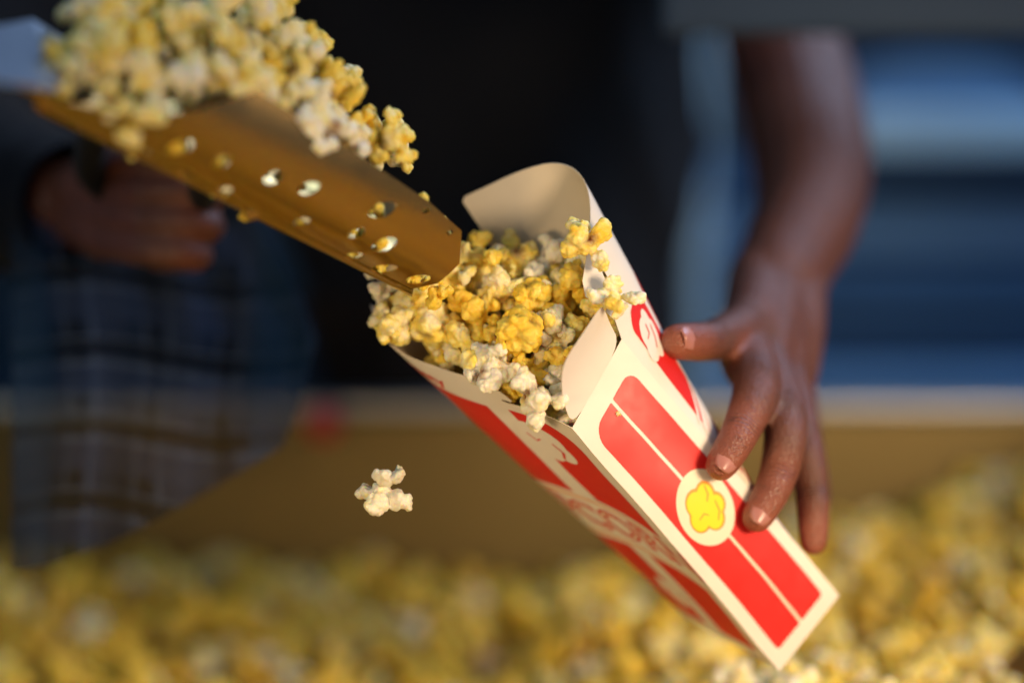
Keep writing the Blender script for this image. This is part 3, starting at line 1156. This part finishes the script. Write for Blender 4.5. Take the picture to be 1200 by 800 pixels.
vs, fs = [], []
ICO2 = ico(2)
for pts_, rads in CH:
    tv, tf = tube(pts_, rads, 18)
    b = len(vs); vs += tv; fs += [[q + b for q in f] for f in tf]
    for c, r in ((pts_[0], rads[0]), (pts_[-1], rads[-1])):
        b = len(vs); vs += [c + v * r for v in ICO2[0]]; fs += [[q + b for q in f] for f in ICO2[1]]
o = mesh_obj('tmp_body', vs, fs, M['skin'])
md = o.modifiers.new('r', 'REMESH'); md.mode = 'VOXEL'; md.voxel_size = .0020
s = o.modifiers.new('s', 'SMOOTH'); s.factor = .5; s.iterations = 6
bme = evaluated_copy(o, 'body')
bme.materials.clear(); bme.materials.append(M['skin'])
pads = [(P(846, 555, 1.428), .036), (P(889, 612, 1.44), .036), (P(793, 404, 1.436), .034), (P(953, 640, 1.474), .034), (P(858, 430, 1.495), .028), (P(862, 506, 1.436), .026), (P(905, 561, 1.448), .024)] + [(P(235, y_, 1.54), .028) for y_ in (195, 230, 265, 300)]  # finger patches; those on the fist paint in warm bounce
vals = []
for v in bme.vertices:
    w = 0
    for c, r in pads:
        w = max(w, 1 - (v.co - c).length / r)
    vals.append(max(0, min(1, w * 1.1)))
at = bme.attributes.new('pad', 'FLOAT', 'POINT'); at.data.foreach_set('value', vals)
# distance along the finger at each knuckle, for the skin creases
kn = []
for k in FIN:
    q = FIN[k]
    for a in (1, 2):
        if k[0] == 'f' and a == 2: continue
        kn.append((q[a], (q[a + 1] - q[a - 1]).normalized(), .0075 if a == 1 else .0055))
cr, cm = [], []
for v in bme.vertices:
    best, al = 0, 0
    for c, dr, sg_ in kn:
        r_ = v.co - c
        if r_.length_squared > .0006: continue
        x_ = r_.dot(dr)
        m1 = math.exp(-(x_ / sg_) ** 2)
        if m1 > best: best, al = m1, x_
    cr.append(al * 1000); cm.append(best)
for nm_, arr in (('crease', cr), ('crease_mask', cm)):
    a_ = bme.attributes.new(nm_, 'FLOAT', 'POINT'); a_.data.foreach_set('value', arr)
bme.polygons.foreach_set('use_smooth', [True] * len(bme.polygons))
body = bpy.data.objects.new('body', bme); COL.objects.link(body); set_parent(body, person)


def nail(c, along, normal, w, l):
    along = along.normalized(); normal = (normal - along * normal.dot(along)).normalized(); side = along.cross(normal)
    vs, fs = [], []
    N = 10
    for i in range(N + 1):
        for j in range(N + 1):
            u = i / N * 2 - 1; v = j / N * 2 - 1
            # squircle mapping -> rounded nail plate, curved across
            x = u * math.sqrt(1 - v * v * .45) * w; y = v * math.sqrt(1 - u * u * .45) * l
            z = -.45 * (u * u) * w * .9 - .10 * v * v * l
            vs.append(c + side * x + along * y + normal * z)
    n = len(vs)
    vs += [q - normal * .0012 for q in vs]
    for i in range(N):
        for j in range(N):
            a = i * (N + 1) + j
            fs.append((a, a + N + 1, a + N + 2, a + 1)); fs.append((a + n + 1, a + N + 2 + n, a + N + 1 + n, a + n))
    ring = [j for j in range(N + 1)] + [i * (N + 1) + N for i in range(1, N + 1)] + [N * (N + 1) + j for j in range(N - 1, -1, -1)] + [i * (N + 1) for i in range(N - 1, 0, -1)]
    for k in range(len(ring)):
        a, b = ring[k], ring[(k + 1) % len(ring)]
        fs.append((a, b, b + n, a + n))
    return mesh_obj('fingernail', vs, fs, M['nail'], body)


toward = lambda p: (CAM_LOC - p).normalized()
for (a, b, off_, w, l, tw) in ((FIN['i'][2], FIN['i'][3], .0098, .0070, .0088, C3(.22, .1, -1)),
                              (FIN['m'][2], FIN['m'][3], .0096, .0068, .0085, C3(.12, .1, -1)),
                              (FIN['t'][2], FIN['t'][3], .0109, .0076, .0092, C3(-.15, .12, -1))):
    al = (b - a).normalized()
    nn_ = (tw - al * tw.dot(al)).normalized()
    nail(b + nn_ * off_ - al * .002, al, nn_, w, l)

# shirt: elliptical loft with folds, short sleeves
vs, fs = [], []
key_rows = [(700, .185, .125), (560, .185, .125), (420, .187, .125), (280, .192, .125), (120, .198, .128), (-40, .205, .13), (-180, .205, .125), (-270, .185, .11), (-330, .12, .09), (-370, .085, .08)]
rows = []
for q0, q1 in zip(key_rows[:-1], key_rows[1:]):
    n_ = max(1, int((q0[0] - q1[0]) / 35))
    rows += [tuple(q0[c] + (q1[c] - q0[c]) * k / n_ for c in range(3)) for k in range(n_)]
rows.append(key_rows[-1])
SEG = 96
for (py, rx, ry) in rows:
    c = P(544, py, 2.20); rx += .014 if py > -200 else 0
    for k in range(SEG):
        a = 2 * math.pi * k / SEG
        fold = 1 + .026 * math.sin(5 * a + py * .012) + .022 * math.sin(11 * a - py * .023) + .014 * math.sin(17 * a + py * .05) + .05 * noise.noise(Vector((math.cos(a) * 3.2, math.sin(a) * 3.2, py * .011)))
        vs.append(c + Vector((rx * fold * math.cos(a), ry * fold * math.sin(a), 0)))
for i in range(len(rows) - 1):
    for k in range(SEG):
        a = i * SEG + k; b = i * SEG + (k + 1) % SEG
        fs.append((a, b, b + SEG, a + SEG))
sh = mesh_obj('shirt', vs, fs, M['black'], person)
sb = sh.modifiers.new('s', 'SUBSURF'); sb.levels = 1; sb.render_levels = 2
for pts_, rad in (([P(800, -300, 2.11), P(880, -140, 2.01), P(908, -50, 1.94)], [.082, .080, .082]),
                  ([P(280, -300, 2.11), P(120, -120, 2.05), P(-62, 60, 1.93), P(-64, 170, 1.82), P(10, 222, 1.725), P(94, 240, 1.628)], [.082, .078, .074, .070, .060, .042])):
    tp, tr = fine(pts_, rad, 8)
    tr = [r * (1 + .04 * math.sin(i * 2.1)) for i, r in enumerate(tr)]
    tv, tf = tube(tp, tr, 28)
    mesh_obj('sleeve', tv, tf[:-2], M['black'], person)
# apron front with a slanted pocket edge
vs, fs = [], []
for i in range(25):
    for j in range(13):
        px = 352 + (470 - 352) * i / 24 + 40 * (j / 12)
        py = 345 + 160 * j / 12
        w = P(px, py, 2.062)
        vs.append(w + Vector((0, -.008 * math.sin(i * .7 + j * .3), 0)))
for i in range(24):
    for j in range(12):
        a = i * 13 + j
        fs.append((a, a + 13, a + 14, a + 1))
ap = mesh_obj('apron', vs, fs, M['apron'], person)
so = ap.modifiers.new('s', 'SOLIDIFY'); so.thickness = .002


def drape(name, quad, d_fn, mat, parent, nu=50, nv=60, wave=.010, uvs=1.0, edge=None):
    """Hanging cloth between four pixel corners, wavy across."""
    vs, fs, uv = [], [], []
    for i in range(nu + 1):
        for j in range(nv + 1):
            u = i / nu; v = j / nv
            x = (quad[0][0] * (1 - u) + quad[1][0] * u) * (1 - v) + (quad[3][0] * (1 - u) + quad[2][0] * u) * v
            y = (quad[0][1] * (1 - u) + quad[1][1] * u) * (1 - v) + (quad[3][1] * (1 - u) + quad[2][1] * u) * v
            if edge: x, y = edge(u, v, x, y)
            d = d_fn(u, v)
            w = wave * (math.sin(u * 17 + v * 2.2) * (.4 + .6 * v) + .5 * math.sin(u * 31 - v * 3.1))
            vs.append(P(x, y, d + w)); uv.append((x / 1150 + .006 * math.sin(v * 7 + u * 3), y / 1150 + .010 * math.sin(u * 6)))
    for i in range(nu):
        for j in range(nv):
            a = i * (nv + 1) + j
            fs.append((a, a + nv + 1, a + nv + 2, a + 1))
    o = mesh_obj(name, vs, fs, mat, parent)
    ul = o.data.uv_layers.new(name='UVMap')
    for lp in o.data.loops: ul.data[lp.index].uv = uv[lp.vertex_index]
    so = o.modifiers.new('s', 'SOLIDIFY'); so.thickness = .0008
    return o


# sheer plaid shirt tail hanging below the fist, in front of the tray wall


def tail_edge(u, v, x, y):
    hem = 668 - 150 * max(0, u - .02) ** 1.5          # lower hem sweeps up to the right in a curve
    y = 205 + (hem - 205) * v
    rgt = float(np.interp(y, [180, 260, 330, 400, 470, 520, 680], [250, 310, 345, 372, 352, 332, 300]))
    return 14 + (rgt - 14) * u, y


drape('shirt_tail', [(20, 205), (345, 205), (345, 660), (20, 660)], lambda u, v: 1.625 - .08 * v + .02 * u, M['sheer_plaid'], person, wave=.005, edge=tail_edge)


def over_edge(u, v, x, y):
    y = 170 + 380 * v
    rgt = float(np.interp(y, [170, 260, 330, 400, 470, 560], [270, 320, 352, 376, 385, 390]))
    return -20 + (rgt + 20) * u, y


drape('overshirt', [(20, 205), (345, 205), (345, 660), (20, 660)], lambda u, v: 2.085 - .01 * math.sin(u * 3.1), M['plaid'], person, wave=.006, edge=over_edge)

# ------------------------------------------------------------------ background


def bg_box(name, x0, y0, x1, y1, d, thick, mat, parent, bev=.01):
    a = P(x0, y0, d); b = P(x1, y1, d)
    return bevel_box(name, (a.x, a.y, b.z), (b.x, a.y + thick, a.z), mat, parent, bev, 2)


back = empty('metal_shutter', P(1000, 500, 2.5))
tag(back, 'blurred deep blue shutter wall of wide horizontal slats behind the arm', 'shutter')
bg_box('backing', 690, -300, 1700, 900, 2.56, .04, M['dark_blue'], back)
ys = [(188, 236), (248, 296), (312, 372), (384, 422), (432, 474), (484, 540), (548, 610)]
for i, (y0, y1) in enumerate(ys):
    bg_box('slat', 700, y0, 1690, y1, 2.48 + .02 * (i % 2), .05, M['mid_slat' if i in (1, 4) else 'slat'], back, .004)
bg_box('pale_ledge', 1000, 128, 1690, 178, 2.42, .12, M['pale_slat'], back, .006)
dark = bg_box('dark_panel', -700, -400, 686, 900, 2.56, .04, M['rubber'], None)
tag(dark, 'black panel filling the upper left behind the person', 'panel')
# domed hood above the ledge
c0 = P(1105, 127, 2.44)
vs, fs = [], []
for i in range(33):
    a = math.pi * i / 32
    for (dd) in (0, .3):
        vs.append(c0 + Vector((math.cos(a) * .105, dd * .3, math.sin(a) * .05)))
for i in range(32): fs.append((i * 2, i * 2 + 1, i * 2 + 3, i * 2 + 2))
fs.append(tuple(range(0, 66, 2))); fs.append(tuple(range(65, 0, -2)))
hood = mesh_obj('domed_hood', vs, fs, M['mid_slat'], None, smooth=False)
tag(hood, 'blurred low blue dome standing on the pale ledge at upper right', 'dome')
post = bg_box('pale_post', 812, -300, 838, 720, 2.40, .04, M['pale_slat'], None, .005)
tag(post, 'pale blue upright post seen between the black shirt and the forearm', 'post')
rail = bg_box('grey_rail', 776, -60, 2600, 40, 1.70, .03, M['grey_rail'], None, .006)
tag(rail, 'out of focus grey rail crossing the upper right above the forearm', 'rail')

# ------------------------------------------------------------------ light
w = bpy.data.worlds.new('World'); scene.world = w; w.use_nodes = True
bgn = w.node_tree.nodes['Background']
bgn.inputs[0].default_value = (.28, .50, .92, 1); bgn.inputs[1].default_value = .13


def area(name, loc, aim, size, power, col, sy=None):
    l = bpy.data.lights.new(name, 'AREA')
    l.shape = 'RECTANGLE' if sy else 'DISK'
    l.size = size
    if sy: l.size_y = sy
    l.energy = power; l.color = col
    o = bpy.data.objects.new(name, l); COL.objects.link(o)
    o.location = loc
    o.rotation_euler = (Vector(aim) - Vector(loc)).to_track_quat('-Z', 'Y').to_euler()
    return o


key = area('warm_key_lamp', (.62, -.62, .30), P(900, 600, 1.47), .28, 1.95, (1.0, .75, .48))
key.data.spread = R_(80)
low = area('bed_bounce_fill', (-.40, -.62, .12), P(640, 560, 1.45), .22, .46, (1.0, .70, .36))  # added low fill in place of bounce from the popcorn bed
low.data.spread = R_(70)
sky = area('cool_sky_light', (1.5, 1.2, 2.2), P(930, 180, 1.74), 2.0, 6.5, (.50, .68, 1.0))
sky.data.spread = R_(50)
bg_fill = area('background_fill_light', (1.9, .35, 1.5), P(1010, 260, 2.45), 1.2, 3.4, (.50, .74, 1.0))  # added unseen light that lifts the background slats and post
bg_fill.data.spread = R_(60)
area('soft_front_light', (-1.2, -1.6, 1.6), P(450, 200, 1.4), 1.1, 6.5, (.80, .97, .95))

scene.view_settings.view_transform = 'Standard'
scene.view_settings.look = 'None'
scene.view_settings.exposure = 0
scene.render.engine = 'CYCLES'
scene.cycles.use_denoising = True
try:
    scene.cycles.denoiser = 'OPENIMAGEDENOISE'
except Exception:
    pass
scene.cycles.max_bounces = 8
scene.cycles.sample_clamp_indirect = 6
scene.cycles.caustics_reflective = False
scene.cycles.caustics_refractive = False
